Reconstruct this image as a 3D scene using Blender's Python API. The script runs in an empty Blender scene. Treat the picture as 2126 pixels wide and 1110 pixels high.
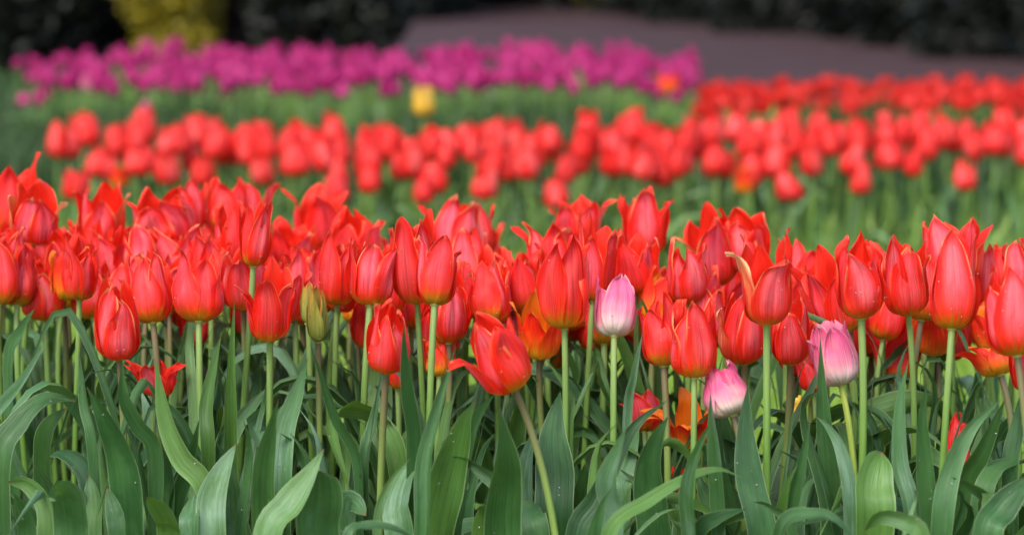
import bpy, math, random
import numpy as np
from math import radians, sin, cos, pi
from mathutils import Vector, Matrix

random.seed(7); rng = np.random.default_rng(7)
SC = bpy.context.scene
COL = SC.collection

# ------------------------------------------------------------------ camera, sky, sun, exposure
FPX = 5320.0; HC = 0.70; PITCH = math.atan((555 + 73) / FPX)
cd = bpy.data.cameras.new('camera'); cam = bpy.data.objects.new('camera', cd); COL.objects.link(cam)
cam.location = (0, 0, HC); cam.rotation_euler = (pi / 2 - PITCH, 0, 0)
cd.sensor_width = 36.0; cd.lens = 36.0 * FPX / 2126.0
cd.clip_start = 0.05; cd.clip_end = 500
cd.dof.use_dof = True; cd.dof.focus_distance = 2.40; cd.dof.aperture_fstop = 4.8
SC.camera = cam
W = bpy.data.worlds.new('World'); SC.world = W; W.use_nodes = True
wn = W.node_tree.nodes; wl = W.node_tree.links
SUN_EL, SUN_AZ = radians(52), radians(205)      # azimuth measured clockwise from +Y : behind the camera, a little to the left
sky = wn.new('ShaderNodeTexSky'); sky.sky_type = 'NISHITA'; sky.sun_disc = False
sky.sun_elevation = SUN_EL; sky.sun_rotation = SUN_AZ; sky.dust_density = 3.0; sky.ozone_density = 0.6
wl.new(sky.outputs[0], wn['Background'].inputs[0]); wn['Background'].inputs[1].default_value = 0.15
sl = bpy.data.lights.new('sun', 'SUN'); sl.energy = 1.5; sl.angle = radians(25); sl.color = (1, .96, .9)
so = bpy.data.objects.new('sun', sl); COL.objects.link(so)
sdir = Vector((sin(SUN_AZ) * cos(SUN_EL), cos(SUN_AZ) * cos(SUN_EL), sin(SUN_EL)))
so.rotation_euler = sdir.to_track_quat('Z', 'Y').to_euler(); so.location = (0, 0, 10)
SC.view_settings.view_transform = 'Standard'; SC.view_settings.look = 'None'
SC.view_settings.gamma = 1; SC.view_settings.exposure = 1.02
try:
    SC.cycles.max_bounces = 8; SC.cycles.transparent_max_bounces = 8
except Exception: pass

_cp, _sp = cos(PITCH), sin(PITCH)
def ray(px, py):
    u = (px - 1063) / FPX; v = -(py - 555) / FPX
    return np.array([u, _cp + v * _sp, -_sp + v * _cp])
def at(px, py, Y):                       # the point seen at that pixel, at ground distance Y
    r = ray(px, py); return r * (Y / r[1]) + np.array([0, 0, HC])
def ground(px, py):
    r = ray(px, py); return r * (-HC / r[2]) + np.array([0, 0, HC])

# ------------------------------------------------------------------ mesh helpers
def tag(o, label=None, cat=None, group=None, kind=None):
    if label: o['label'] = label
    if cat: o['category'] = cat
    if group: o['group'] = group
    if kind: o['kind'] = kind
    return o
def empty(name, loc):
    o = bpy.data.objects.new(name, None); COL.objects.link(o); o.location = loc; o.empty_display_size = .02
    return o
def link(name, me, parent=None):
    o = bpy.data.objects.new(name, me); COL.objects.link(o)
    if parent is not None: o.parent = parent
    return o
class MB:
    """collects grids / polys into one mesh"""
    def __init__(s): s.v = []; s.f = []; s.uv = []; s.m = []; s.n = 0
    def grid(s, P, UV, mat=0, closed=False):
        a, b = P.shape[:2]; s.v.append(P.reshape(-1, 3)); uvf = UV.reshape(-1, 2)
        i = np.arange(a * b).reshape(a, b) + s.n
        q = np.stack([i[:-1, :-1], i[:-1, 1:], i[1:, 1:], i[1:, :-1]], -1).reshape(-1, 4)
        s.f.append(q); s.uv.append(uvf[q.reshape(-1) - s.n]); s.m.append(np.full(len(q), mat)); s.n += a * b
        if closed: pass
    def quads(s, V, UV, mat=0):           # V (n,4,3), UV (n,4,2)
        n = len(V); s.v.append(V.reshape(-1, 3)); s.f.append((np.arange(n * 4) + s.n).reshape(n, 4))
        s.uv.append(UV.reshape(-1, 2)); s.m.append(np.full(n, mat)); s.n += 4 * n
    def ball(s, c, r, mat=0, sq=.7, nrm=None, na=6, nb=4):
        th = np.linspace(0, 2 * pi, na + 1)[None, :]; ph = np.linspace(0, pi, nb + 1)[:, None]
        P = np.stack([np.sin(ph) * np.cos(th), np.sin(ph) * np.sin(th), np.cos(ph) * np.ones_like(th)], -1) * r
        if nrm is not None:
            k = P @ nrm; P = P - (1 - sq) * k[..., None] * nrm
        s.grid(P + c, np.zeros(P.shape[:2] + (2,)), mat)
    def build(s, name, mats, off=None, smooth=True):
        V = np.concatenate(s.v); F = np.concatenate(s.f)
        if off is not None: V = V - np.asarray(off)
        me = bpy.data.meshes.new(name); me.vertices.add(len(V)); me.vertices.foreach_set('co', V.astype(np.float32).ravel())
        me.loops.add(F.size); me.loops.foreach_set('vertex_index', F.astype(np.int32).ravel())
        me.polygons.add(len(F)); me.polygons.foreach_set('loop_start', (np.arange(len(F)) * 4).astype(np.int32))
        me.polygons.foreach_set('loop_total', np.full(len(F), 4, np.int32))
        me.polygons.foreach_set('material_index', np.concatenate(s.m).astype(np.int32))
        me.polygons.foreach_set('use_smooth', np.full(len(F), smooth))
        uvl = me.uv_layers.new(name='UVMap'); uvl.data.foreach_set('uv', np.concatenate(s.uv).astype(np.float32).ravel())
        for m in mats: me.materials.append(m)
        me.update(calc_edges=True)
        return me
def smooth(x, xs, ys):                    # monotone-ish smooth interpolation through control points
    xs = np.array(xs, float); ys = np.array(ys, float); x = np.asarray(x, float)
    d = np.gradient(ys, xs)
    i = np.clip(np.searchsorted(xs, x, 'right') - 1, 0, len(xs) - 2)
    h = xs[i + 1] - xs[i]; t = np.clip((x - xs[i]) / h, 0, 1)
    return ((2*t**3-3*t**2+1) * ys[i] + (t**3-2*t**2+t) * h * d[i] + (-2*t**3+3*t**2) * ys[i+1] + (t**3-t**2) * h * d[i+1])
def nz(v): return v / (np.linalg.norm(v, axis=-1, keepdims=True) + 1e-12)

# ------------------------------------------------------------------ materials
def newmat(name):
    m = bpy.data.materials.new(name); m.use_nodes = True; nt = m.node_tree
    for n in list(nt.nodes): nt.nodes.remove(n)
    return m, nt
class G:
    """tiny node graph helper"""
    def __init__(s, nt): s.nt = nt
    def n(s, t, **k):
        x = s.nt.nodes.new(t)
        for a, b in k.items(): setattr(x, a, b)
        return x
    def set(s, sock, v):
        if isinstance(v, bpy.types.NodeSocket): s.nt.links.new(v, sock)
        elif isinstance(v, (tuple, list)) and len(v) == 3 and sock.type == 'RGBA': sock.default_value = (*v, 1)
        else: sock.default_value = v
    def math(s, op, a, b=0.0, c=0.0, clamp=False):
        x = s.n('ShaderNodeMath', operation=op, use_clamp=clamp)
        s.set(x.inputs[0], a); s.set(x.inputs[1], b)
        if op in ('MULTIPLY_ADD',): s.set(x.inputs[2], c)
        return x.outputs[0]
    def ss(s, x, a, b, to0=0.0, to1=1.0):
        m = s.n('ShaderNodeMapRange', interpolation_type='SMOOTHSTEP')
        s.set(m.inputs[0], x); s.set(m.inputs[1], a); s.set(m.inputs[2], b); s.set(m.inputs[3], to0); s.set(m.inputs[4], to1)
        return m.outputs[0]
    def mix(s, f, a, b, mode='MIX'):
        m = s.n('ShaderNodeMix', data_type='RGBA', blend_type=mode)
        s.set(m.inputs[0], f); s.set(m.inputs[6], a); s.set(m.inputs[7], b); return m.outputs[2]
    def noise(s, vec, scale=1.0, detail=3.0, rough=.55):
        x = s.n('ShaderNodeTexNoise'); s.set(x.inputs['Vector'], vec); x.inputs['Scale'].default_value = scale
        x.inputs['Detail'].default_value = detail; x.inputs['Roughness'].default_value = rough; return x.outputs[0]
    def comb(s, x, y, z):
        c = s.n('ShaderNodeCombineXYZ'); s.set(c.inputs[0], x); s.set(c.inputs[1], y); s.set(c.inputs[2], z); return c.outputs[0]
    def uv(s):
        t = s.n('ShaderNodeUVMap'); t.uv_map = 'UVMap'; x = s.n('ShaderNodeSeparateXYZ'); s.nt.links.new(t.outputs[0], x.inputs[0])
        return x.outputs[0], x.outputs[1]
    def ramp(s, f, stops):
        r = s.n('ShaderNodeValToRGB'); e = r.color_ramp.elements
        while len(e) < len(stops): e.new(.5)
        for i, (p, c) in enumerate(stops): e[i].position = p; e[i].color = (*c, 1)
        s.set(r.inputs[0], f); return r.outputs[0]
    def out(s, col, rough=.4, spec=.5, trans=.25, bump=None, bstr=.2, bdist=.001, tcol=None, coat=0.0, sheen=0.0):
        p = s.n('ShaderNodeBsdfPrincipled'); s.set(p.inputs['Base Color'], col); s.set(p.inputs['Roughness'], rough)
        p.inputs['Specular IOR Level'].default_value = spec
        if coat: p.inputs['Coat Weight'].default_value = coat; p.inputs['Coat Roughness'].default_value = .35
        if bump is not None:
            b = s.n('ShaderNodeBump'); b.inputs['Strength'].default_value = bstr; b.inputs['Distance'].default_value = bdist
            s.set(b.inputs['Height'], bump); s.nt.links.new(b.outputs[0], p.inputs['Normal'])
        o = s.n('ShaderNodeOutputMaterial')
        if trans > 0:
            t = s.n('ShaderNodeBsdfTranslucent'); s.set(t.inputs[0], tcol if tcol is not None else col)
            m = s.n('ShaderNodeMixShader'); m.inputs[0].default_value = trans
            s.nt.links.new(p.outputs[0], m.inputs[1]); s.nt.links.new(t.outputs[0], m.inputs[2]); s.nt.links.new(m.outputs[0], o.inputs[0])
        else: s.nt.links.new(p.outputs[0], o.inputs[0])

def petal_mat(name, stops, bloom, bloomf, edge, edgef, rough=.38, trans=.3, inner=None, edge2=None):
    m, nt = newmat(name); g = G(nt); u, v = g.uv()
    rnd = g.n('ShaderNodeObjectInfo').outputs['Random']; back = g.n('ShaderNodeNewGeometry').outputs['Backfacing']
    e = g.math('ABSOLUTE', g.math('MULTIPLY_ADD', u, 2.0, -1.0))
    rz = g.math('MULTIPLY', rnd, 37.0)
    st = g.noise(g.comb(g.math('MULTIPLY', u, 16.0), g.math('MULTIPLY', v, 1.3), rz), 1.0, 4.0, .6)
    fine = g.noise(g.comb(g.math('MULTIPLY', u, 60.0), g.math('MULTIPLY', v, 2.2), rz), 1.0, 2.0, .6)
    blot = g.noise(g.comb(g.math('MULTIPLY', u, 2.5), g.math('MULTIPLY', v, 2.5), rz), 1.0, 3.0)
    vv = g.math('ADD', v, g.math('MULTIPLY', g.math('SUBTRACT', st, .5), .34))
    vv = g.math('ADD', vv, g.math('MULTIPLY', g.math('SUBTRACT', rnd, .5), .10))
    c = g.ramp(vv, stops)
    bl = g.math('MULTIPLY', g.ss(e, .85, .1), g.math('MULTIPLY', g.ss(v, .15, .42), g.ss(v, 1.0, .75)))
    bl = g.math('MULTIPLY', bl, g.math('MULTIPLY', g.ss(blot, .3, .6, .45, 1.0), bloomf))
    bl = g.math('MULTIPLY', bl, g.math('SUBTRACT', 1.0, back))
    bl = g.math('MULTIPLY', bl, g.ss(rnd, 0.0, 1.0, .3, 1.25))
    c = g.mix(bl, c, bloom)
    ed = g.math('MULTIPLY', g.ss(e, .82, .97), g.ss(v, .30, .80))
    tip = g.ss(v, .90, 1.0)
    ed = g.math('MAXIMUM', ed, g.math('MULTIPLY', tip, .8))
    ed = g.math('MULTIPLY', ed, g.math('MULTIPLY', g.ss(blot, .36, .55), g.math('MULTIPLY', edgef, g.ss(rnd, .1, .9, .35, 1.6))), clamp=True)
    c = g.mix(ed, c, edge)
    r3 = g.math('FRACT', g.math('MULTIPLY', rnd, 11.7))
    c = g.mix(g.ss(r3, .55, 1.0, 0, .30), c, g.mix(1.0, c, (.72, .55, .9), 'MULTIPLY'))
    c = g.mix(g.ss(blot, .52, .72, 0, .35), c, g.mix(1.0, c, (1.0, 1.9, 1.0), 'MULTIPLY'))
    pk = g.math('MULTIPLY', g.ss(st, .56, .74), g.math('MULTIPLY', g.ss(v, .2, .5), g.ss(rnd, 0, 1, .15, .55)))
    c = g.mix(g.math('MULTIPLY', pk, edgef), c, edge2 if edge2 else edge)
    val = g.math('MULTIPLY_ADD', g.math('SUBTRACT', fine, .5), 1.1, 1.0)
    val = g.math('MULTIPLY', val, g.math('MULTIPLY_ADD', g.math('SUBTRACT', st, .5), 1.2, 1.0))
    c = g.mix(1.0, c, g.comb(val, val, val), 'MULTIPLY')
    mid = g.ss(e, .0, .09, .93, 1.0); c = g.mix(1.0, c, g.comb(mid, mid, mid), 'MULTIPLY')
    if inner: c = g.mix(g.math('MULTIPLY', back, .7), c, inner)
    g.out(c, rough, .35, trans, bump=g.math('ADD', fine, st), bstr=.6, bdist=.0009)
    return m
RED = petal_mat('red_petal', [(0.0, (.62, .50, .04)), (.09, (.80, .46, .03)), (.15, (.84, .20, .012)), (.24, (.90, .042, .012)), (.45, (.88, .019, .012)), (1.0, (.87, .015, .010))],
                (.94, .14, .175), 1.0, (.93, .36, .16), .75, trans=.42, inner=(.88, .030, .010), edge2=(.93, .17, .19))
CREAM = petal_mat('cream_streaked_petal', [(0.0, (.75, .42, .03)), (.1, (.82, .22, .02)), (.3, (.75, .05, .02)), (.6, (.80, .12, .04)), (.85, (.85, .40, .16)), (1.0, (.85, .60, .30))],
                (.85, .35, .20), .5, (.88, .62, .34), 1.2, inner=(.80, .10, .02))
OPEN = petal_mat('orange_open_petal', [(0.0, (.80, .60, .03)), (.16, (.88, .46, .02)), (.32, (.88, .16, .012)), (.55, (.86, .03, .008)), (1.0, (.84, .016, .008))],
                (.80, .05, .03), .3, (.85, .30, .05), .5, inner=(.90, .28, .015))
PINK = petal_mat('pink_petal', [(0.0, (.76, .70, .50)), (.18, (.86, .76, .66)), (.36, (.88, .36, .44)), (.6, (.86, .13, .29)), (1.0, (.84, .08, .25))],
                (.92, .27, .42), .6, (.92, .60, .62), .7, trans=.3, inner=(.85, .3, .45))
BUD = petal_mat('green_bud_petal', [(0.0, (.28, .32, .05)), (.4, (.42, .42, .09)), (.8, (.55, .38, .07)), (1.0, (.55, .16, .03))],
                (.25, .33, .08), .8, (.70, .22, .05), .9)
MAG = petal_mat('magenta_petal', [(0.0, (.60, .30, .45)), (.12, (.32, .016, .12)), (.5, (.42, .008, .13)), (1.0, (.56, .026, .21))],
                (.74, .08, .33), .6, (.66, .10, .30), .5)
RED2 = petal_mat('scarlet_petal', [(0.0, (.7, .3, .03)), (.10, (.78, .07, .02)), (.25, (.84, .024, .020)), (1.0, (.84, .024, .020))],
                (.90, .12, .12), 1.0, (.82, .08, .04), .5)
RED3 = petal_mat('deep_red_petal', [(0.0, (.6, .2, .02)), (.12, (.68, .03, .010)), (1.0, (.68, .010, .009))],
                (.80, .05, .045), .5, (.7, .06, .02), .5)
YEL = petal_mat('yellow_petal', [(0.0, (.75, .45, .04)), (.3, (.85, .52, .05)), (1.0, (.85, .55, .10))],
                (.88, .62, .2), .5, (.85, .4, .05), .5)

def leaf_mat(name, dark, mid, glauc, rough=.42, trans=.22, yellow=(.12, .25, .025)):
    m, nt = newmat(name); g = G(nt); u, v = g.uv()
    oi = g.n('ShaderNodeObjectInfo').outputs['Random']; rz = g.math('MULTIPLY', oi, 53.0)
    e = g.math('ABSOLUTE', g.math('MULTIPLY_ADD', u, 2.0, -1.0))
    vein = g.noise(g.comb(g.math('MULTIPLY', u, 34.0), g.math('MULTIPLY', v, 1.2), rz), 1.0, 3.0, .7)
    vein2 = g.noise(g.comb(g.math('MULTIPLY', u, 9.0), g.math('MULTIPLY', v, 1.0), rz), 1.0, 2.0, .6)
    big = g.noise(g.comb(g.math('MULTIPLY', u, 1.2), g.math('MULTIPLY', v, 5.0), rz), 1.0, 4.0, .6)
    f = g.math('ADD', g.math('MULTIPLY', oi, .75), g.math('MULTIPLY', g.math('SUBTRACT', big, .5), 1.3), clamp=True)
    c = g.mix(g.ss(f, .0, .5), dark, mid)
    c = g.mix(g.ss(f, .45, 1.0), c, glauc)
    # hue swings to yellow green on some leaves, seen by a second scrambling of the random number
    r2 = g.math('FRACT', g.math('MULTIPLY', oi, 7.31))
    c = g.mix(g.ss(r2, .50, 1.0, 0.0, .5), c, yellow)
    val = g.math('MULTIPLY_ADD', g.math('SUBTRACT', vein, .5), 1.5, 1.0)
    val = g.math('MULTIPLY', val, g.math('MULTIPLY_ADD', g.math('SUBTRACT', vein2, .5), .7, 1.0))
    c = g.mix(1.0, c, g.comb(val, val, val), 'MULTIPLY')
    c = g.mix(g.ss(e, .93, .99, 0.0, .6), c, (.34, .46, .24))
    spot = g.noise(g.comb(g.math('MULTIPLY', u, 9.0), g.math('MULTIPLY', v, 26.0), rz), 1.0, 2.0, .5)
    c = g.mix(g.ss(spot, .73, .80, 0.0, .45), c, (.36, .40, .10))
    c = g.mix(g.math('MULTIPLY', g.ss(v, .975, 1.0), g.ss(r2, .3, .6)), c, (.20, .10, .04))
    g.out(c, g.ss(big, .3, .7, rough + .08, rough - .06), .5, trans, bump=g.math('ADD', vein, vein2), bstr=.8, bdist=.0012,
          tcol=g.mix(.5, c, (.20, .42, .03)))
    return m
LEAF = leaf_mat('tulip_leaf', (.018, .078, .020), (.060, .165, .050), (.175, .310, .215))
LEAF2 = leaf_mat('far_tulip_leaf', (.018, .065, .018), (.075, .19, .045), (.25, .40, .20), rough=.42, yellow=(.22, .36, .05))
LEAF3 = leaf_mat('dim_bulb_foliage', (.024, .060, .020), (.05, .11, .038), (.10, .14, .085), rough=.6, yellow=(.10, .13, .04))

def stem_mat(name, top, low):
    m, nt = newmat(name); g = G(nt); u, v = g.uv()
    oi = g.n('ShaderNodeObjectInfo').outputs['Random']
    n = g.noise(g.comb(g.math('MULTIPLY', u, 8.0), g.math('MULTIPLY', v, 7.0), g.math('MULTIPLY', oi, 31.0)), 1.0, 3.0)
    c = g.mix(g.ss(g.math('ADD', v, g.math('MULTIPLY', n, .25)), .72, 1.12), low, top)
    val = g.math('MULTIPLY_ADD', g.math('SUBTRACT', n, .5), .6, 1.0); c = g.mix(1.0, c, g.comb(val, val, val), 'MULTIPLY')
    g.out(c, .45, .4, .12, bump=n, bstr=.15, bdist=.001); return m
STEM = stem_mat('stem_green', (.22, .33, .10), (.145, .28, .05))
STEMB = stem_mat('stem_brown', (.17, .13, .07), (.20, .31, .07))
STEMY = stem_mat('stem_yellow', (.36, .44, .08), (.22, .34, .06))
def plain(name, col, rough=.6, var=.5, scale=30, trans=0.0, bstr=.3):
    m, nt = newmat(name); g = G(nt); t = g.n('ShaderNodeTexCoord').outputs['Object']
    a = g.noise(t, scale, 5.0, .65); b = g.noise(t, scale * .13, 3.0)
    val = g.math('MULTIPLY', g.math('MULTIPLY_ADD', g.math('SUBTRACT', a, .5), 2 * var, 1.0), g.math('MULTIPLY_ADD', g.math('SUBTRACT', b, .5), 1.5 * var, 1.0))
    c = g.mix(1.0, col, g.comb(val, val, val), 'MULTIPLY'); g.out(c, rough, .3, trans, bump=a, bstr=bstr, bdist=.01); return m
ANTHER = plain('pistil_yellow_green', (.42, .42, .10), .5)
POD = plain('yellow_pod', (.75, .45, .05), .5)
DROP, _nt = newmat('water_drop'); _g = G(_nt)
_p = _g.n('ShaderNodeBsdfPrincipled'); _p.inputs['Roughness'].default_value = .03; _p.inputs['Transmission Weight'].default_value = .88; _p.inputs['IOR'].default_value = 1.33
_o = _g.n('ShaderNodeOutputMaterial'); _nt.links.new(_p.outputs[0], _o.inputs[0])
SOIL = plain('bed_soil', (.035, .024, .017), .9, .7, 40, bstr=1.0)
LAWN = plain('lawn_base', (.15, .26, .04), .9, .5, 25)
PATHM = plain('path_gravel', (.038, .0165, .018), .95, .55, 9)
STONE = plain('edging_stone', (.30, .26, .26), .8, .3, 30)

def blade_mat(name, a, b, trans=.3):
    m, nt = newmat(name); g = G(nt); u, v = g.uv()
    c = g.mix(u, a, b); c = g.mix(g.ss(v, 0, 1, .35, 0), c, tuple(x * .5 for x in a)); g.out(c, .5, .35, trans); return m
GRASSM = blade_mat('grass_blade', (.20, .36, .04), (.36, .50, .09))
GREENM = blade_mat('dark_green_blade', (.026, .072, .018), (.075, .13, .045))
YEWM = blade_mat('dark_evergreen_leaf', (.0015, .003, .002), (.010, .015, .007), .05)
DUSK = blade_mat('dark_brown_leaf', (.010, .005, .005), (.026, .013, .012), .05)
FORS = blade_mat('yellow_bush_flower', (.42, .33, .015), (.14, .14, .02), .2)
BARK = plain('bark', (.03, .022, .018), .9, .5, 12)

# ------------------------------------------------------------------ petals and flowers
def petal_grid(R, H, ang, op, inner=False, flare=0.0, lean=0.0, length=1.0, nu=11, nv=18, rip=.06, pointed=1.0, seed=0, notch=False, wide=1.0, curl=0.0, crump=.035):
    r_ = random.Random(seed)
    t = np.linspace(0, 1, nv)[:, None]; s = np.linspace(-1, 1, nu)[None, :]
    tipr = .34 + .68 * op; neck = .66 + .30 * min(op, 1.1)
    r = R * smooth(t, [0, .07, .18, .36, .58, .80, 1.0], [.06, .46, .84, 1.0, .90 + .08 * op, neck, tipr])
    z = H * smooth(t, [0, .07, .18, .36, .58, .80, 1.0], [0, .022, .11, .315, .56, .80, 1.0]) * length
    if flare:
        k = np.clip((t - .30) / .70, 0, 1) ** 1.6
        r = r + R * 1.5 * flare * k; z = z - H * .34 * max(flare, 0) * k ** 1.7
    if curl:
        k = np.clip((t - .80) / .20, 0, 1) ** 1.5; r = r + R * .45 * curl * k; z = z - H * .05 * abs(curl) * k
    if inner: r = r * .86; z = z * .985
    sh = smooth(t, [0, .08, .22, .40, .62, .80, .92, 1.0], [.13, .45, .84, 1.0, .80 * (1.06 if pointed < .7 else 1), .44 + .38 * (1 - pointed), .17 + .42 * (1 - pointed), .015 + .12 * (1 - pointed)])
    hw = R * (.93 if not inner else .84) * sh * wide * r_.uniform(.88, 1.04)
    Rc = np.maximum(r, R * .12) * 1.02; Rc = np.minimum(Rc, R * (1.05 + .9 * max(flare, 0)))
    th = s * hw / Rc; lim = 1.9; th = np.clip(th, -lim, lim)
    x = r - Rc * (1 - np.cos(th)); y = Rc * np.sin(th)
    ph = r_.uniform(0, 6.28); ph2 = r_.uniform(0, 6.28)
    e2 = np.abs(s) ** 2.2
    x = x + R * rip * e2 * np.sin(t * (9 + 5 * r_.random()) + ph + s * 1.5) * (t > .1) * np.clip(t * 1.6, 0, 1)
    x = x + R * .10 * e2 * np.clip((t - .35) / .5, 0, 1) * r_.uniform(-1, 1.2)
    x = x - R * .045 * np.exp(-(s / .10) ** 2) * 1.5 * np.clip(t * 4, 0, 1) * np.clip((1 - t) * 3, 0, 1)
    x = x + R * .045 * np.sin(s * 5 + ph2) * np.sin(t * 6 + ph)
    x = x + R * .030 * np.cos(s * r_.uniform(8, 11) + ph) * np.clip(t * 3, 0, 1) * np.clip((1 - t) * 2.5, 0, 1)
    sg = r_.choice([-1, 1]); x = x + R * r_.uniform(.0, .22) * np.clip(s * sg, 0, 1) ** 2 * np.clip((t - .3) * 2, 0, 1)
    for _q in range(3):
        fa, fb = r_.uniform(1.5, 4.5), r_.uniform(4, 11); x = x + R * crump * np.sin(s * fa + r_.uniform(0, 6)) * np.sin(t * fb + r_.uniform(0, 6)) * np.clip(t * 3 - .3, 0, 1)
    y = y + R * .10 * np.sin(t * r_.uniform(5, 9) + ph2) * np.clip(t - .4, 0, 1) * 1.6
    y = y + R * r_.uniform(-.26, .26) * np.clip(t - .45, 0, 1) ** 1.5 * 2
    z = z + R * .05 * np.sin(t * 16 + ph2) * e2 * t
    if notch: z = z - H * .09 * (np.abs(np.sin(s * 4 + ph)) * t ** 6)
    a = ang + lean * t ** 2
    X = x * np.cos(a) - y * np.sin(a); Y = x * np.sin(a) + y * np.cos(a)
    P = np.stack([X, Y, z * np.ones_like(s)], -1)
    UV = np.stack([(s + 1) / 2 * np.ones_like(t), t * np.ones_like(s)], -1)
    return P, UV

def flower_petals(R, H, op, seed, rot=None, flares=(), nu=11, nv=18, kind='lily', drops=0, pointed=1.0):
    crump = (random.Random(seed * 3).choice([.02, .03, .05, .075]) if kind == 'lily' else .02)
    """list of (P, UV, isflared)"""
    r_ = random.Random(seed); out = []
    if rot is not None and not (-92 < rot < -87) and kind == 'lily': rot += r_.uniform(-40, 40)
    if rot is None: rot = -90 + r_.uniform(-45, 45)
    for ring in (1, 0):
        for k in range(3):
            a = rot + 120 * k + (60 if ring else 0) + r_.uniform(-9, 9)
            fl = r_.choice([-.05, -.02, 0, .03, .06, .10, .22]) * (1 if kind == 'lily' else .3); lean = r_.uniform(-.55, .55); ln = r_.uniform(.80, 1.06); fz = False
            for (fa, fv) in flares:
                d = (a - fa + 180) % 360 - 180
                if abs(d) < 31: fl = fv; a = fa; fz = fv > .3
            cu = r_.uniform(-.5, .35) if kind == 'lily' else 0
            P, UV = petal_grid(R, H, radians(a), op + r_.uniform(-.25, .25), bool(ring), fl, lean if not fz else 0, ln, nu, nv,
                               rip=r_.uniform(.03, .10) if kind == 'lily' else .03, pointed=pointed * r_.choice([1, 1, .9, .8, .55]), seed=r_.random(), curl=cu, notch=r_.random() < .35, crump=crump)
            out.append((P, UV, fz))
    return out

def frame_from(axis, spin=0):
    z = nz(np.array(axis, float)); x = np.array([1.0, 0, 0]); x = nz(x - z * (x @ z)); y = np.cross(z, x)
    return np.stack([x, y, z], 1)            # columns
def tube(mb, pts, rad, n=8, mat=0):
    pts = np.asarray(pts); T = nz(np.gradient(pts, axis=0)); ref = np.array([0, 1.0, 0.05])
    A = nz(np.cross(T, ref)); B = np.cross(T, A); th = np.linspace(0, 2 * pi, n + 1)
    rad = np.broadcast_to(rad, len(pts))
    P = pts[:, None] + rad[:, None, None] * (A[:, None] * np.cos(th)[None, :, None] + B[:, None] * np.sin(th)[None, :, None])
    UV = np.stack(np.broadcast_arrays((th / 6.2832)[None, :], np.linspace(0, 1, len(pts))[:, None]), -1)
    mb.grid(P, UV, mat)
def bez(a, b, c, d, n):
    t = np.linspace(0, 1, n)[:, None]; return (1-t)**3*a + 3*(1-t)**2*t*b + 3*(1-t)*t*t*c + t**3*d
def catmull(P, n):
    P = np.asarray(P, float); P = np.vstack([2*P[0]-P[1], P, 2*P[-1]-P[-2]]); m = len(P) - 3
    u = np.linspace(0, m - 1e-6, 240); i = u.astype(int); t = (u - i)[:, None]
    a, b, c, d = P[i], P[i+1], P[i+2], P[i+3]
    Q = .5 * ((2*b) + (-a+c)*t + (2*a-5*b+4*c-d)*t*t + (-a+3*b-3*c+d)*t**3)
    L = np.concatenate([[0], np.cumsum(np.linalg.norm(np.diff(Q, axis=0), axis=1))])
    s = np.linspace(0, L[-1], n); return np.stack([np.interp(s, L, Q[:, k]) for k in range(3)], 1)

def leaf_mesh(name, pts, w, tp=.4, roll=0.0, roll1=0.0, fold=.35, wave=.10, V=(0, -1, .12), nu=9, nv=30, base=.45, mat=LEAF, off=None, drops=0, seed=0, blunt=0.0, raw=False):
    r_ = random.Random(seed); C = catmull(pts, nv); T = nz(np.gradient(C, axis=0)); V = nz(np.array(V, float))
    w0 = nz(np.cross(T[0], V)); Wd = [w0]
    for i in range(1, nv):
        a = Wd[-1] - T[i] * (Wd[-1] @ T[i])
        b = np.cross(T[i], V); nb = np.linalg.norm(b)
        if nb > .35:
            b = b / nb; b = b if b @ a > 0 else -b; a = nz(a) * .6 + b * .4
        Wd.append(nz(a))
    Wd = np.array(Wd); N = np.cross(Wd, T)
    t = np.linspace(0, 1, nv)
    x = np.clip((t - tp) / (1 - tp), 0, 1); f = np.where(t < tp, base + (1 - base) * np.sin(np.clip(t / tp, 0, 1) * pi / 2) ** 1.2, (1 - x ** (1.75 + 2 * blunt)) ** (1.12 - .5 * blunt))
    f = np.maximum(f, .012)
    ro = roll + roll1 * t + .18 * np.sin(t * 5 + r_.uniform(0, 6))
    Wr = Wd * np.cos(ro)[:, None] + N * np.sin(ro)[:, None]; Nr = N * np.cos(ro)[:, None] - Wd * np.sin(ro)[:, None]
    s = np.linspace(-1, 1, nu); hw = w / 2 * f
    ph = r_.uniform(0, 6.28); ph2 = r_.uniform(0, 6.28); k1 = r_.uniform(9, 15)
    rise = fold * (np.abs(s)[None, :] ** 1.6) * hw[:, None]
    wv = wave * w / 2 * (np.abs(s)[None, :] ** 2) * (np.sin(t * k1 + ph)[:, None] * (s[None, :] > 0) + np.sin(t * k1 * 1.13 + ph2)[:, None] * (s[None, :] <= 0)) * np.clip(f[:, None] * 1.5, 0, 1)
    edge = 1 + .03 * np.sin(t * 31 + ph)[:, None] * np.abs(s)[None, :]
    P = C[:, None] + Wr[:, None] * (s[None, :, None] * (hw[:, None] * edge * (1 - .12 * fold))[..., None]) + Nr[:, None] * (rise + wv)[..., None]
    UV = np.stack(np.broadcast_arrays(((s + 1) / 2)[None, :], t[:, None]), -1)
    if raw: return P, UV
    mb = MB(); mb.grid(P, UV)
    for _ in range(drops):
        i = r_.randrange(int(nv * .35), nv - 4); j = r_.randrange(1, nu - 1)
        n = nz(np.cross(P[i, j+1] - P[i, j], P[i+1, j] - P[i, j])); n = n if n[1] < 0 else -n
        rr = r_.choice([.0004, .0005, .0007, .0011]); mb.ball(P[i, j] + n * rr * .4, rr, 1, .65, n)
    return mb.build(name, [mat, DROP], off)

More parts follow.
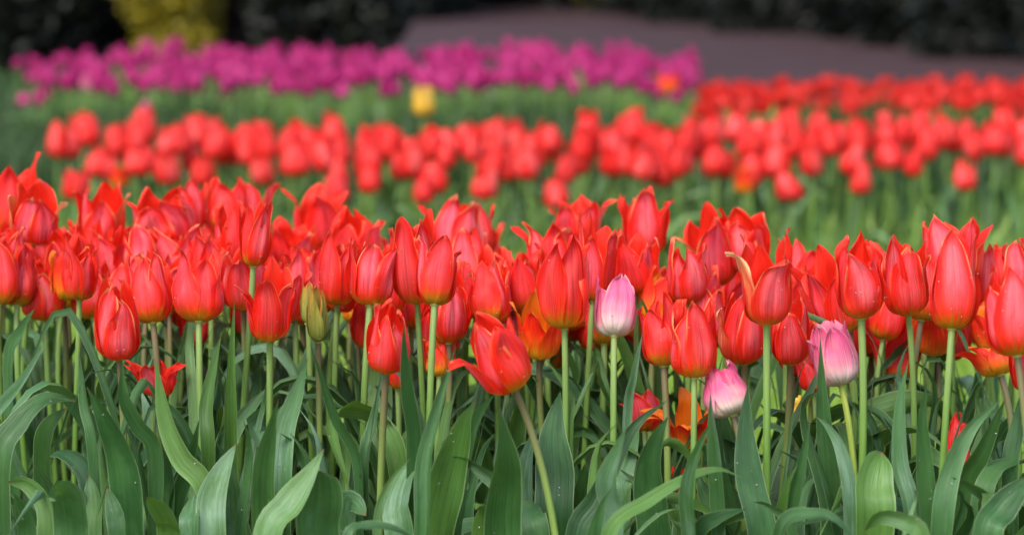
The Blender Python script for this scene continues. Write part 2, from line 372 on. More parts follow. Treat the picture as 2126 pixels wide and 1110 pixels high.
# random leaf variants, rooted at the origin, arching outwards along +X
def rand_leaf(seed, h, w, arch, mat, nu=7, nv=18, drops=0):
    r_ = random.Random(seed); top = h
    p = [(0.004, 0, 0), (.016, r_.uniform(-.01, .01), h * .28), (.03 + arch * .15, r_.uniform(-.012, .012), h * .62), (.04 + arch * .55, r_.uniform(-.02, .02), h * .9)]
    if arch > .07: p += [(.05 + arch, r_.uniform(-.03, .03), h * r_.uniform(.88, 1.0)), (.06 + arch * 1.5, r_.uniform(-.03, .03), h * r_.uniform(.6, .85))]
    else: p += [(.045 + arch, r_.uniform(-.02, .02), top)]
    return leaf_mesh('leaf', p, w, tp=r_.uniform(.3, .45), roll=r_.uniform(-.5, .5), roll1=r_.uniform(-1.3, 1.3), fold=r_.uniform(.3, .75), wave=r_.uniform(.05, .22), V=(1, 0, .25), nu=nu, nv=nv, mat=mat, seed=seed, drops=drops)
LV = [rand_leaf(100 + i, random.uniform(.22, .36), random.uniform(.018, .044), random.choice([.01, .02, .03, .05, .09, .12]), LEAF, 9, 26, 4) for i in range(34)]
LV2 = [rand_leaf(300 + i, random.uniform(.17, .27), random.uniform(.02, .042), random.choice([.02, .04, .07, .1]), LEAF2, 5, 12) for i in range(16)]

# ------------------------------------------------------------------ one front tulip, built where it stands
PM = {'red': RED, 'cream': CREAM, 'open': OPEN, 'pink': PINK, 'bud': BUD}
TULIPS = []
def front_tulip(bx, by, tx, ty, w, Y, op=.7, kind='red', flares=(), label=None, foot=None, stem='g', rot=None, leaves=3, seed=0, tilt=0.0, group=None, nu=11, nv=18, drops=3, pointed=1.0, lh=1.0):
    r_ = random.Random(seed * 13 + 5); op = op + r_.choice([-.2, -.1, 0, .1, .25, .45]) if kind in ('red', 'cream') else op
    ty = ty - .07 * (by - ty); B = at(bx, by, Y); Tp = at(tx, ty, Y + tilt); axis = Tp - B; H = np.linalg.norm(axis); R = w / 2 * Y / FPX * .98
    if foot is not None: F = at(foot, 1110, Y)
    else: F = B + np.array([r_.uniform(-.02, .02), 0, 0])
    F = np.array([B[0] + (F[0] - B[0]) * 1.35, Y + r_.uniform(-.015, .03), 0.0])
    root = empty('tulip', F); root['_Y'] = 0; del root['_Y']
    tag(root, label, 'tulip', group or 'red tulips of the front bed' if kind not in ('pink',) else 'pink tulips among the red ones')
    # stem
    L = B[2]; ax = nz(axis); P = bez(F, F + np.array([(B[0]-F[0]) * .15, 0, L * .4]), B - ax * L * .28, B + ax * .002, 16)
    sr = (.0030 if w > 80 else .0027) * r_.uniform(.9, 1.1)
    mb = MB(); tube(mb, P, np.linspace(sr * 1.15, sr, 16), 8)
    link('stem', mb.build('stem', [{'g': STEM, 'b': STEMB, 'y': STEMY}[stem]], F), root)
    # flower : receptacle with pistil and stamens, petals as sub-parts
    M = frame_from(ax); mb = MB()
    prof = np.array([0, .25, .6, 1.0]); rr = np.array([sr, sr * 1.5, sr * 1.3, sr * .2])
    tube(mb, B + ax * (prof * .006 - .0015)[:, None], rr, 8)
    tube(mb, B + ax * (np.linspace(0, .30, 5) * H)[:, None], np.array([.0022, .0026, .0026, .003, .0035]) * (R / .025), 6)
    for k in range(6):
        a = k * pi / 3 + .3; d = M @ np.array([cos(a), sin(a), 0]); tube(mb, np.stack([B + d * R * .12, B + d * R * .22 + ax * H * .14, B + d * R * .28 + ax * H * .30]), np.array([.0007, .0008, .0016]) , 5)
    fl = link('flower', mb.build('flower', [ANTHER], F), root)
    ps = flower_petals(R, H, op, seed + 1, rot, flares, nu, nv, 'lily' if kind != 'pink' else 'cup', pointed=pointed)
    for i, (G_, UV, fz) in enumerate(ps):
        Q = G_ @ M.T + B; mb = MB(); mb.grid(Q, UV)
        for _ in range(drops if i >= 3 else 0):
            a = r_.randrange(3, nv - 4); b = r_.randrange(1, nu - 1)
            n = nz(np.cross(Q[a, b+1] - Q[a, b], Q[a+1, b] - Q[a, b])); c = Q[a, b] - B; n = n if n @ (c - ax * (c @ ax)) > 0 else -n
            q = r_.uniform(.0004, .0009); mb.ball(Q[a, b] + n * q * .4, q, 1, .6, n)
        pm = PM[kind]; pl = None
        if kind == 'red' and fz and flares and len(flares[0]) and r_.random() < .0: pm = CREAM
        if kind == 'cream': pm = CREAM if fz else RED; pl = 'cream edged petal bent outwards' if fz else None
        o = link('petal', mb.build('petal', [pm, DROP], F), fl)
        if pl: o['label'] = pl
    for k in range(leaves):
        o = link('leaf', r_.choice(LV), root); o.rotation_euler = (0, 0, r_.uniform(0, 6.28)); q = r_.uniform(.75, 1.08) * lh; o.scale = (q, q, q)
    TULIPS.append((root, F, Y))
    return root
def bare_plant(px, Y, label):
    F = at(px, 1110, Y); F[2] = 0; r = empty('tulip_plant', F); tag(r, label, 'plant', 'tulip plants without a flower in the front bed'); TULIPS.append((r, F, Y)); return r

L_, R_ = 180, 0
T = [
# bx, by, tx, ty, w, Y, op, kind, flares, foot, stem, rot, extras, label
(22,485,26,333,104,2.95,.9,'red',((0,.5),),None,'g',-90,{}, 'tall blurred red tulip cut by the picture edge, rising highest in the upper left corner'),
(68,505,80,388,100,2.72,.6,'cream',((180,.4),(0,.35)),45,'g',-80,{}, 'red tulip with one cream petal, its long pale stem leaning, near the upper left'),
(2,598,12,470,96,2.62,.7,'red',(),None,'g',None,{}, 'red tulip half cut by the left picture edge, below the cream petalled one'),
(165,622,168,500,74,2.55,.5,'cream',((200,.3),),150,'g',-85,{}, 'slim pinkish red tulip with frayed cream tips left of the low round bloom'),
(130,617,112,470,92,2.68,.9,'red',((190,.3),),125,'b',None,{}, 'open red tulip just behind the slim pinkish frayed one'),
(248,745,234,592,96,2.36,.32,'red',(),258,'b',-95,{'pointed':.8}, 'low rounded closed red tulip on a short brown stem, large leaves under it'),
(318,670,300,532,92,2.44,.95,'red',((178,.42),),322,'b',-75,{}, 'red tulip whose petal tip curls out to the left, directly above the dark twisted leaf'),
(413,668,412,520,104,2.42,1.05,'red',(),422,'g',-105,{}, 'wide open red tulip with three pointed petals and a yellow base'),
(485,572,482,432,76,2.70,.45,'red',(),None,'g',-90,{}, 'smooth pinkish red tulip touching the slender pointed one on its right'),
(526,553,536,402,66,2.50,.8,'red',((-20,.12),),492,'g',-70,{}, 'slender red tulip with long needle tips on a tall straight green stem'),
(560,706,558,560,90,2.38,.85,'cream',((180,.25),),552,'g',-85,{}, 'red tulip with a cream left petal and water drops, stem beside the grey leaf'),
(660,708,655,598,44,2.42,.2,'bud',(),660,'b',-90,{'pointed':.9}, 'unopened yellow green tulip bud flushed with orange'),
(640,672,636,592,30,2.50,.15,'bud',(),645,'g',-60,{'pointed':.9,'leaves':1}, 'smaller pale striped bud pressed behind the yellow green bud'),
(700,633,706,488,84,2.54,.5,'red',(),690,'g',-100,{}, 'plain red tulip standing above and beside the unopened green bud'),
(768,635,782,492,92,2.47,.85,'red',((180,.15),),752,'g',-70,{}, 'red tulip with open pointed petals left of the touching pair'),
(802,773,814,632,90,2.28,.42,'red',(),786,'b',-95,{'pointed':.85}, 'egg shaped red tulip low on a dark leaning stem, an upright leaf crossing it'),
(866,628,852,455,100,2.50,.75,'red',((185,.1),),884,'g',-110,{}, 'tall yellow based red tulip, the taller of the touching pair'),
(902,633,912,488,86,2.40,.7,'red',((-10,.2),),890,'g',-88,{}, 'pinkish red tulip with curled yellow edges, the shorter of the touching pair'),
(932,711,926,590,82,2.50,.5,'red',(),905,'b',None,{}, 'shaded dark red tulip tucked under the touching pair'),
(1068,808,990,662,118,2.20,.55,'red',((200,.42),),1162,'b',-75,{'drops':4}, 'big red tulip leaning far to the left on a slanting stem, nearest of all'),
(1172,682,1166,480,106,2.36,.9,'red',(),1172,'g',-100,{}, 'very tall red tulip with several thin upright tips, left of the pink one'),
(1120,742,1124,610,90,2.50,.9,'open',((190,.3),),1150,'b',None,{}, 'squat orange red tulip with a curled dark edge behind the leaning bloom'),
(1230,625,1242,455,74,2.55,.8,'red',((-15,.15),),1210,'g',-80,{}, 'narrow red tulip rising directly behind the upright pink one'),
(1275,698,1277,583,90,2.37,.62,'pink',(),1275,'g',-88,{'pointed':.55,'drops':5}, 'upright pink tulip with a whitish base and ragged top'),
(1378,760,1366,612,86,2.38,.8,'red',((175,.1),),1382,'b',-100,{}, 'red tulip with crumpled tips, first one after the upright pink tulip'),
(1441,784,1440,622,98,2.31,.65,'red',(),1432,'g',-85,{'drops':5}, 'wet full red tulip hanging just above the open orange bloom'),
(1545,755,1535,612,92,2.38,.5,'cream',((185,.38),),1505,'b',-80,{}, 'red tulip with one long petal flung to the left, above the drooping pink one'),
(1592,674,1592,492,106,2.27,.65,'cream',((183,.42),),1590,'g',-88,{'drops':6}, 'large red tulip with a pale orange petal bent out beside it, thick green stem'),
(1641,755,1640,610,84,2.38,.4,'red',(),1612,'b',-90,{}, 'closed pointed red tulip on a dark stem between the thick stem and the pink tulip'),
(1747,800,1715,676,96,2.32,.75,'pink',((180,.16),),1773,'y',-75,{'pointed':.5,'drops':4}, 'pink and white tulip nodding on a bent yellow green stem'),
(1788,661,1777,486,100,2.28,.5,'red',(),1780,'g',-91,{'drops':8}, 'red tulip dotted with drops, its one broad teardrop petal facing the viewer'),
(1522,862,1484,758,98,2.31,.55,'pink',(),1520,'b',-70,{'pointed':.45}, 'drooping pink tulip low down, half behind a dark stem'),
(1755,688,1705,530,100,2.44,.7,'red',((175,.25),),1740,'g',-100,{}, 'leaning orange based red tulip squeezed behind the drop covered one'),
(1886,653,1866,495,96,2.42,.8,'red',((-5,.2),),1885,'g',-85,{}, 'red tulip with folded petals between the drop covered bloom and the tall pinkish one'),
(1912,665,1930,540,84,2.50,.6,'cream',((180,.35),),1850,'b',None,{}, 'red tulip showing a cream orange petal, behind the tall pinkish bloom'),
(1976,684,1990,498,102,2.26,.5,'red',(),1952,'g',-90,{'drops':6}, 'tall pinkish red tulip with a smooth broad front petal near the right side'),
(1975,598,1972,455,128,2.58,.95,'red',((0,.35),(180,.12)),1975,'g',-115,{}, 'large wide red tulip with sharp tips standing highest behind the right hand group'),
(2112,738,2086,572,120,2.18,.55,'red',(),2150,'b',-90,{'drops':6,'pointed':.8}, 'large rounded red tulip leaning in from the right picture edge'),
(2105,618,2098,506,84,2.52,.6,'red',(),2110,'g',-90,{}, 'pointed red tulip above the large rounded one at the right edge'),
(2078,778,2052,705,86,2.36,1.1,'open',((180,.5),),2072,'b',-80,{'pointed':.35}, 'fading tulip with translucent yellow and red open petals at the right'),
(2135,812,2120,690,66,2.27,.6,'red',(),2140,'g',-90,{}, 'red tulip barely showing at the right edge below the rounded one'),
(1340,530,1336,390,92,2.86,1.15,'red',((0,.3),(180,.25)),None,'g',-90,{}, 'crown shaped red tulip standing alone high above the upright pink one'),
(1200,510,1196,412,100,2.90,.8,'red',(),None,'g',None,{}, 'blurred pinkish red tulip up behind the very tall thin tipped one'),
(1548,556,1544,442,104,2.76,.6,'red',(),1548,'g',None,{'pointed':.6}, 'frilly double looking red tulip high in the rear of the right half'),
(1490,592,1462,438,100,2.76,.75,'cream',((180,.35),),1500,'b',-80,{}, 'red tulip with a pale petal spread left, beside the frilly one'),
(1428,628,1424,500,86,2.56,.7,'red',((-15,.35),),1425,'g',-95,{}, 'red tulip with one tall triangular petal and a hooked tip, above the crumpled one'),
(1320,606,1318,482,96,2.62,.85,'red',(),1325,'g',None,{}, 'red tulip behind the gap between the upright pink and the crumpled one'),
(1252,722,1248,615,74,2.66,.7,'open',(),1240,'b',None,{}, 'orange based tulip mostly hidden behind the upright pink one'),
(1024,672,1010,545,88,2.56,.7,'red',(),1030,'g',-85,{}, 'red tulip rising behind the leaning bloom'),
(1082,640,1080,528,108,2.66,.95,'red',(),1085,'g',None,{}, 'frilled red tulip between the leaning bloom and the very tall one'),
(970,636,976,492,86,2.66,.7,'red',(),968,'g',-95,{}, 'soft pinkish tulip right of the touching pair'),
(942,548,938,424,106,2.92,1.0,'red',(),None,'g',None,{}, 'blurred open tulip above and behind the touching pair'),
(990,530,985,420,84,2.95,.9,'red',(),None,'g',None,{}, 'blurred pink flushed tulip with upright tips at the rear centre'),
(662,520,662,402,104,3.05,1.0,'red',(),None,'g',None,{}, 'blurred tulip forming the highest point left of the centre gap'),
(735,566,734,446,112,2.90,.9,'red',(),None,'g',None,{}, 'blurred wide red tulip in the rear, above the plain red one by the bud'),
(602,552,600,462,86,2.96,.9,'red',(),None,'g',None,{}, 'blurred short tulip in the dip right of the slender needle tipped one'),
(352,512,322,396,132,2.88,.6,'red',(),None,'g',-70,{}, 'big blurred red tulip lying over to the left in the rear rows'),
(214,506,208,388,98,2.94,.8,'cream',((180,.3),(0,.45)),None,'g',-90,{}, 'blurred red tulip with a small cream petal at its left, rear rows'),
(392,490,386,378,92,3.05,.7,'red',(),None,'g',None,{}, 'blurred red tulip between the one lying over and the sharp peaked one'),
(474,480,476,372,86,3.00,.9,'red',(),None,'g',-90,{}, 'blurred red tulip with a sharp peak, highest of the left rear rows'),
(520,486,526,378,76,3.04,1.1,'red',((0,.3),),None,'g',-90,{}, 'blurred red tulip with spread tips just right of the sharp peaked one'),
(436,606,428,478,92,2.64,.9,'cream',((-60,.2),),None,'g',None,{}, 'red tulip with an orange striped petal behind the wide open one'),
(300,612,294,476,92,2.70,.7,'red',(),None,'g',None,{}, 'red tulip rising behind the one with the outward curling tip'),
(236,606,232,478,86,2.76,.7,'red',(),None,'g',None,{}, 'red tulip above the low rounded closed one'),
(186,570,186,462,86,2.84,.8,'red',(),None,'g',None,{}, 'blurred red tulip over the slim pinkish frayed one'),
(352,650,350,545,80,2.62,.8,'red',(),350,'b',None,{}, 'red tulip seen between two open blooms of the front row'),
(612,656,604,530,86,2.60,.8,'red',(),600,'g',None,{}, 'red tulip behind the drop sprinkled one with a cream left petal'),
(652,604,650,508,84,2.72,.7,'cream',((180,.2),),None,'g',None,{}, 'pale pink streaked tulip just above the small striped bud'),
(1146,600,1142,470,92,2.70,.9,'red',((180,.2),),None,'g',None,{}, 'red tulip at the left shoulder of the very tall thin tipped one'),
(322,822,330,735,80,2.42,1.2,'red',((180,.55),(0,.35)),310,'g',-90,{'leaves':1}, 'small open red tulip sunk among the leaves at the left'),
(1432,925,1430,822,92,2.40,1.5,'open',((180,.55),(0,.30),(-90,.55)),1432,'g',-90,{'pointed':.5,'leaves':2}, 'wide open orange and yellow tulip showing its pistil, low among the leaves'),
(1338,895,1330,812,74,2.48,1.0,'red',((180,.3),),1335,'g',-70,{'leaves':1,'pointed':.6}, 'low red tulip hidden by leaves left of the open orange one'),
(1424,1030,1420,968,58,2.42,1.2,'red',((0,.3),),1420,'g',-90,{'leaves':1}, 'tiny red tulip deep under the open orange one'),
(1990,985,1985,860,52,2.44,.3,'red',(),1995,'g',-60,{'leaves':1}, 'narrow red tulip hidden behind stems low at the right'),
(1862,796,1862,652,92,2.62,.9,'red',((180,.6),),1860,'b',-90,{}, 'blurred red tulip with petals spread left, under the folded petalled one'),
(1808,738,1800,640,72,2.72,.7,'red',(),1830,'b',-90,{'leaves':2}, 'blurred red tulip on a thin brown stem right of the nodding pink one'),
(1690,812,1682,735,62,2.58,.8,'red',((180,.3),),1690,'g',-60,{'leaves':2}, 'red tulip peeping out behind the nodding pink one'),
(742,672,738,590,62,2.66,.8,'open',(),742,'b',None,{'leaves':2}, 'orange based tulip in the shade below the plain red one'),
(912,782,916,700,62,2.50,1.1,'open',((180,.3),),905,'g',-80,{'leaves':1}, 'yellow edged red tulip low behind the stems of the touching pair'),
(826,806,822,700,46,2.46,.5,'red',(),830,'g',-60,{'leaves':1}, 'thin red tulip right behind the egg shaped one'),
(408,712,404,630,70,2.66,.8,'red',(),405,'g',None,{'leaves':2}, 'low red tulip behind the stem of the wide open one'),
(512,692,508,600,66,2.70,.7,'red',(),505,'g',None,{'leaves':2}, 'blurred red tulip crossed by the tall straight green stem'),
(1948,738,1944,650,72,2.60,.7,'open',(),1940,'b',None,{'leaves':2}, 'orange based tulip under the tall pinkish bloom'),
(140,646,132,560,70,2.74,.8,'open',(),130,'b',None,{'leaves':2}, 'orange based tulip under the open red one at the left'),
(1700,668,1672,552,80,2.62,.8,'red',(),1700,'g',None,{}, 'orange red tulip just right of the thick stemmed large bloom'),
(1660,615,1668,508,90,2.74,.8,'red',(),1668,'g',None,{}, 'blurred red tulip in the rear above the closed pointed one'),
(1836,600,1842,505,84,2.62,1.0,'red',(),1840,'g',None,{}, 'red tulip with spiky tips left of the folded petalled one, rear row'),
(2046,640,2036,478,80,2.62,1.1,'red',((0,.3),),2040,'g',-90,{}, 'red tulip with a long erect tip right of the tall pinkish bloom'),
]
for i, (bx, by, tx, ty, w, Y, op, kind, fl, foot, st, rot, ex, lab) in enumerate(T):
    ex = dict(ex); lv = ex.pop('leaves', 3)
    if Y > 2.6 and bx > 1550: lv = min(lv, 2)
    front_tulip(bx, by, tx, ty, w, Y, op, kind, fl, lab, foot, st, rot, lv, i, tilt=random.uniform(-.02, .025), **ex)

# yellow seed pods left after the petals fell
for (px, py, ht, lab) in ((1655, 875, 52, 'yellow spent tulip pod without petals on a short stem'), (1516, 745, 46, 'yellow spent pod half hidden behind the red tulip with the flung out petal')):
    Y = 2.5; B = at(px, py, Y); F = np.array([B[0], Y, 0.0]); r = empty('spent_tulip', F); tag(r, lab, 'tulip', 'spent tulips without petals')
    mb = MB(); tube(mb, bez(F, F + [0, 0, .1], B - [0, 0, .1], B, 10), .0028, 8); link('stem', mb.build('stem', [STEM], F), r)
    mb = MB(); t = np.linspace(0, 1, 8); H = ht * Y / FPX; tube(mb, B + np.outer(t, [0, 0, H]), .0045 * np.array([.6, 1, 1.05, 1.0, .9, .8, 1.2, .2]), 8)
    for k in range(5):
        a = k * 1.257; d = np.array([cos(a), sin(a), 0]); tube(mb, np.stack([B, B + d * .007 + [0, 0, H * .5], B + d * .012 + [0, 0, H * 1.0]]), np.array([.0012, .0013, .0018]), 5)
    link('seed_pod', mb.build('seed_pod', [POD], F), r); link('leaf', LV[3], r)

# tulips packed behind, seen only in scraps
env = lambda x: float(np.interp(x, [0,100,200,300,400,500,550,600,680,760,860,1000,1090,1160,1300,1390,1430,1580,1640,1760,1950,2050,2126], [400,420,430,420,410,400,420,480,420,465,455,440,505,450,470,500,465,470,530,530,500,500,530]))
fills = [(random.uniform(-40, 620), 27), (0, 0)]
specs = [(-40, 620, 30), (600, 1110, 24), (1110, 1500, 12), (1500, 2160, 9)]
fi = 0
for (xa, xb, n, ya, yb) in ((-30, 640, 13, 500, 560), (640, 1140, 10, 520, 575), (1140, 1500, 5, 540, 600), (1600, 2140, 6, 560, 610), (690, 1160, 5, 585, 640), (1160, 1560, 4, 600, 655), (1620, 2100, 5, 600, 660)):
    for k in range(n):
        x = xa + (xb - xa) * (k + random.uniform(.1, .9)) / n; Y = random.uniform(2.56, 2.74); ty = random.uniform(ya, yb)
        front_tulip(x, ty + random.uniform(112, 132), x + random.uniform(-34, 34), ty, random.uniform(74, 98), Y, random.uniform(.5, 1.0), random.choice(['red', 'red', 'red', 'red', 'cream', 'open']), (), 'red tulip half hidden between the front row and the packed rear of the front bed', None,
                    random.choice('ggb'), None, 2, 700 + fi, tilt=random.uniform(-.03, .03), nu=9, nv=15, drops=1, group='half hidden red tulips in the middle of the front bed'); fi += 1
for (xa, xb, n) in specs:
    for k in range(n):
        x = xa + (xb - xa) * (k + random.uniform(.1, .9)) / n; Y = random.uniform(2.68, 3.25) if xb < 1200 else random.uniform(2.6, 2.95)
        ty = env(x) + 12 + (3.3 - Y) * random.uniform(70, 150) + random.uniform(0, 25); h = random.uniform(118, 138) * 2.6 / Y; w = random.uniform(76, 112) * 2.6 / Y
        front_tulip(x + random.uniform(-34, 34), ty + h, x, ty, w, Y, random.uniform(.4, 1.0), random.choice(['red'] * 6 + ['cream']), (), 'blurred red tulip packed among others in the rear of the front bed', None, random.choice('ggb'),
                    None, 3 if xb < 1500 else 1, 500 + fi, tilt=random.uniform(-.03, .03), nu=9, nv=13, drops=0, group='red tulips packed in the rear of the front bed'); fi += 1

# ------------------------------------------------------------------ the large leaves of the foreground, each on its tulip
# pts (pixels, bottom to top), width px, distance, roll, roll1, fold, wave, tp, blunt
HL = [
([(270,1090),(257,960),(225,880),(180,802)],86,2.24,0,.3,.3,.12,.5,0),
([(432,1030),(378,950),(345,870),(322,742)],52,2.24,.1,.3,.35,.12,.5,0),
([(325,948),(285,880),(256,820),(254,745)],36,2.27,.3,-.3,.5,.15,.5,0),
([(434,935),(430,850),(445,760),(460,692)],34,2.32,.1,.2,.7,.05,.5,0),
([(545,1085),(545,980),(560,900),(578,828)],56,2.20,0,-.2,.4,.08,.5,0),
([(582,1000),(590,900),(615,820),(640,742)],56,2.31,-.3,.3,.3,.12,.45,0),
([(500,1110),(520,985),(522,920),(505,870)],46,2.26,.2,.6,.3,.35,.45,0),
([(560,1115),(602,1050),(642,990),(673,930)],80,2.16,.3,.3,.35,.10,.5,0),
([(660,1110),(664,1040),(664,976)],104,2.22,.0,.0,.15,.05,.6,1.6),
([(440,1120),(440,1040),(462,975),(490,920)],70,2.22,-.2,.2,.3,.08,.5,.1),
([(345,1050),(348,980),(345,925)],50,2.30,.1,.2,.3,.1,.5,0),
([(0,960),(38,880),(85,832),(120,826),(158,832)],60,2.25,.5,-.4,.3,.15,.45,0),
([(-40,900),(0,850),(50,790),(102,700)],34,2.33,.2,.3,.5,.1,.4,0),
([(102,1120),(92,1045),(55,1004),(15,1000)],56,2.20,.4,.3,.25,.1,.6,.3),
([(150,1120),(146,1060),(138,1022),(118,1014),(100,1030)],84,2.19,.1,.2,.2,.1,.65,.6),
([(246,1115),(238,1060),(222,1012)],42,2.18,.2,.2,.3,.1,.5,.3),
([(352,1115),(350,1080),(330,1045),(305,1030)],58,2.19,.3,.0,.2,.2,.7,.7),
([(395,1105),(397,1060),(402,1026)],50,2.22,0,.1,.4,.1,.5,.1),
([(482,1010),(480,880),(481,760),(487,622)],30,2.36,.1,.2,.5,.06,.4,0),
([(195,920),(178,840),(163,728)],32,2.36,.2,.3,.4,.1,.4,0),
([(365,1065),(380,1000),(400,930),(414,868)],34,2.30,-.4,.2,.3,.1,.5,0),
([(455,980),(480,900),(520,845),(560,800)],44,2.42,-.3,.3,.3,.1,.4,0),
([(745,965),(700,870),(672,790),(643,712)],26,2.32,.3,.2,.6,.06,.45,0),
([(883,1110),(886,965),(908,860),(946,718)],42,2.19,.2,.2,.9,.05,.42,0),
([(905,1115),(930,1000),(952,920),(968,868),(988,832)],92,2.24,-.1,.3,.2,.08,.5,0),
([(832,1115),(826,1050),(845,985),(882,935)],72,2.22,.2,.3,.25,.12,.5,0),
([(965,985),(978,905),(1000,855),(1030,814)],46,2.26,.5,.0,.6,.1,.5,0),
([(1050,1040),(1000,975),(955,950),(915,952),(930,972)],38,2.20,.5,.3,.3,.35,.5,0),
([(1042,1120),(1046,1010),(1050,950),(1037,845)],88,2.17,0,-.2,.3,.1,.42,0),
([(1150,1090),(1154,990),(1150,900),(1163,812)],94,2.28,0,.15,.22,.04,.45,.15),
([(1092,1040),(1098,950),(1120,880)],46,2.30,.3,.3,.3,.1,.5,.1),
([(1195,1115),(1235,1040),(1278,950),(1320,880),(1386,830)],58,2.20,-.4,.2,.35,.2,.35,0),
([(1275,1090),(1262,1000),(1285,930),(1302,880)],56,2.18,.3,.5,.3,.1,.45,0),
([(1290,1030),(1300,980),(1328,885)],46,2.33,.1,.0,.4,.1,.45,0),
([(1362,1120),(1350,990),(1362,920),(1388,862)],84,2.26,0,.4,.3,.12,.45,0),
([(1265,1115),(1350,1040),(1430,992),(1490,975),(1540,990)],38,2.12,.4,.3,.35,.08,.5,0),
([(862,930),(850,820),(842,730),(838,665)],36,2.24,.2,.3,.45,.08,.4,0),
([(758,960),(775,880),(792,788)],28,2.33,.2,.2,.5,.08,.4,0),
([(785,1095),(808,1010),(852,950)],22,2.18,.2,.2,.5,.08,.4,0),
([(720,1125),(760,1092),(820,1098),(870,1125)],30,2.08,.8,.2,.3,.15,.5,0),
([(1000,1120),(1008,1070),(1000,1045),(985,1060)],50,2.20,.4,.2,.2,.15,.6,.5),
([(825,965),(795,880),(762,828)],50,2.40,-.3,.2,.3,.1,.5,.1),
([(715,1120),(720,1050),(735,1040),(760,1070)],60,2.26,.2,.1,.2,.1,.6,.6),
([(1110,1120),(1100,1070),(1120,1050)],80,2.24,.2,.1,.2,.1,.6,.6),
([(1305,860),(1318,780),(1334,690)],22,2.36,.3,.2,.5,.08,.4,0),
([(1182,900),(1185,820),(1130,740)],20,2.36,.3,.2,.5,.08,.4,0),
([(1436,1115),(1430,1020),(1447,940),(1482,866)],38,2.15,.2,.3,.8,.06,.42,0),
([(1582,1115),(1557,1000),(1548,900),(1553,795)],70,2.22,0,.1,.3,.05,.45,0),
([(1492,1060),(1486,950),(1478,870),(1475,815)],36,2.28,.2,.3,.4,.1,.45,0),
([(1815,1075),(1812,1010),(1822,960),(1832,938)],94,2.20,0,.1,.35,.05,.5,.45),
([(1727,1080),(1720,960),(1710,850),(1703,698)],44,2.31,.1,.2,.4,.06,.42,0),
([(1765,1030),(1748,935),(1722,888),(1692,862)],32,2.25,.3,.2,.5,.08,.5,0),
([(1645,1080),(1662,980),(1683,870)],30,2.26,.2,.4,.4,.1,.45,0),
([(1893,1060),(1870,960),(1870,830),(1886,748)],38,2.22,-.2,.4,.5,.06,.45,0),
([(1935,1115),(1922,980),(1915,870),(1925,790)],46,2.20,.1,.2,.4,.08,.45,0),
([(1955,1095),(1972,985),(2012,895),(2078,828)],52,2.17,.1,.2,.4,.08,.4,0),
([(1998,1020),(2038,940),(2088,825)],46,2.27,-.2,.3,.3,.06,.4,0),
([(1915,1125),(1885,1085),(1830,1072),(1795,1100)],46,2.10,.5,.2,.25,.12,.5,.3),
([(1620,1100),(1690,1068),(1735,1080),(1775,1120)],34,2.10,.5,.2,.3,.12,.5,0),
([(2050,1120),(2078,1060),(2126,1005),(2150,990)],74,2.12,.2,.2,.4,.08,.5,0),
([(2058,1060),(2010,1005),(1975,990)],30,2.20,.4,.2,.4,.08,.5,0),
([(2040,1045),(2060,985),(2082,965),(2126,955)],50,2.24,.3,.2,.3,.08,.5,.2),
([(1450,1120),(1490,1075),(1552,1055)],36,2.16,.5,.2,.4,.12,.5,0),
([(2098,980),(2112,890),(2128,790)],38,2.27,.2,.2,.4,.08,.45,0),
([(1800,930),(1795,900),(1798,878)],26,2.30,.1,.2,.3,.08,.5,.1),
([(1650,1115),(1600,1050),(1560,1040)],30,2.14,.6,.2,.4,.15,.5,0),
([(60,1120),(50,1060),(30,1025)],46,2.22,.1,.2,.5,.1,.5,.3),
([(560,1120),(575,1050),(600,1000)],50,2.30,.3,.3,.4,.1,.5,.1),
([(20,760),(45,690),(72,640)],34,2.5,.3,.3,.4,.1,.5,.1),
([(940,1120),(1000,1090),(1040,1080)],50,2.30,.6,.2,.3,.12,.5,.2),
([(1190,1110),(1210,1040),(1215,960)],60,2.34,.2,.2,.3,.1,.5,.2),
([(700,1110),(690,1050),(655,1000)],50,2.36,.2,.2,.3,.1,.5,.2),
([(1530,1110),(1520,1040),(1500,985)],60,2.34,.2,.2,.3,.1,.5,.2),
([(1700,1110),(1690,1040),(1660,985)],60,2.36,.2,.2,.3,.1,.5,.2),
([(1990,1110),(2000,1060),(1985,1015)],70,2.32,.2,.2,.3,.1,.5,.2),
([(190,1115),(195,1040),(185,985)],70,2.32,.2,.2,.3,.1,.5,.2),
([(90,960),(100,890),(140,845)],50,2.40,.2,.2,.3,.1,.5,.2),
]
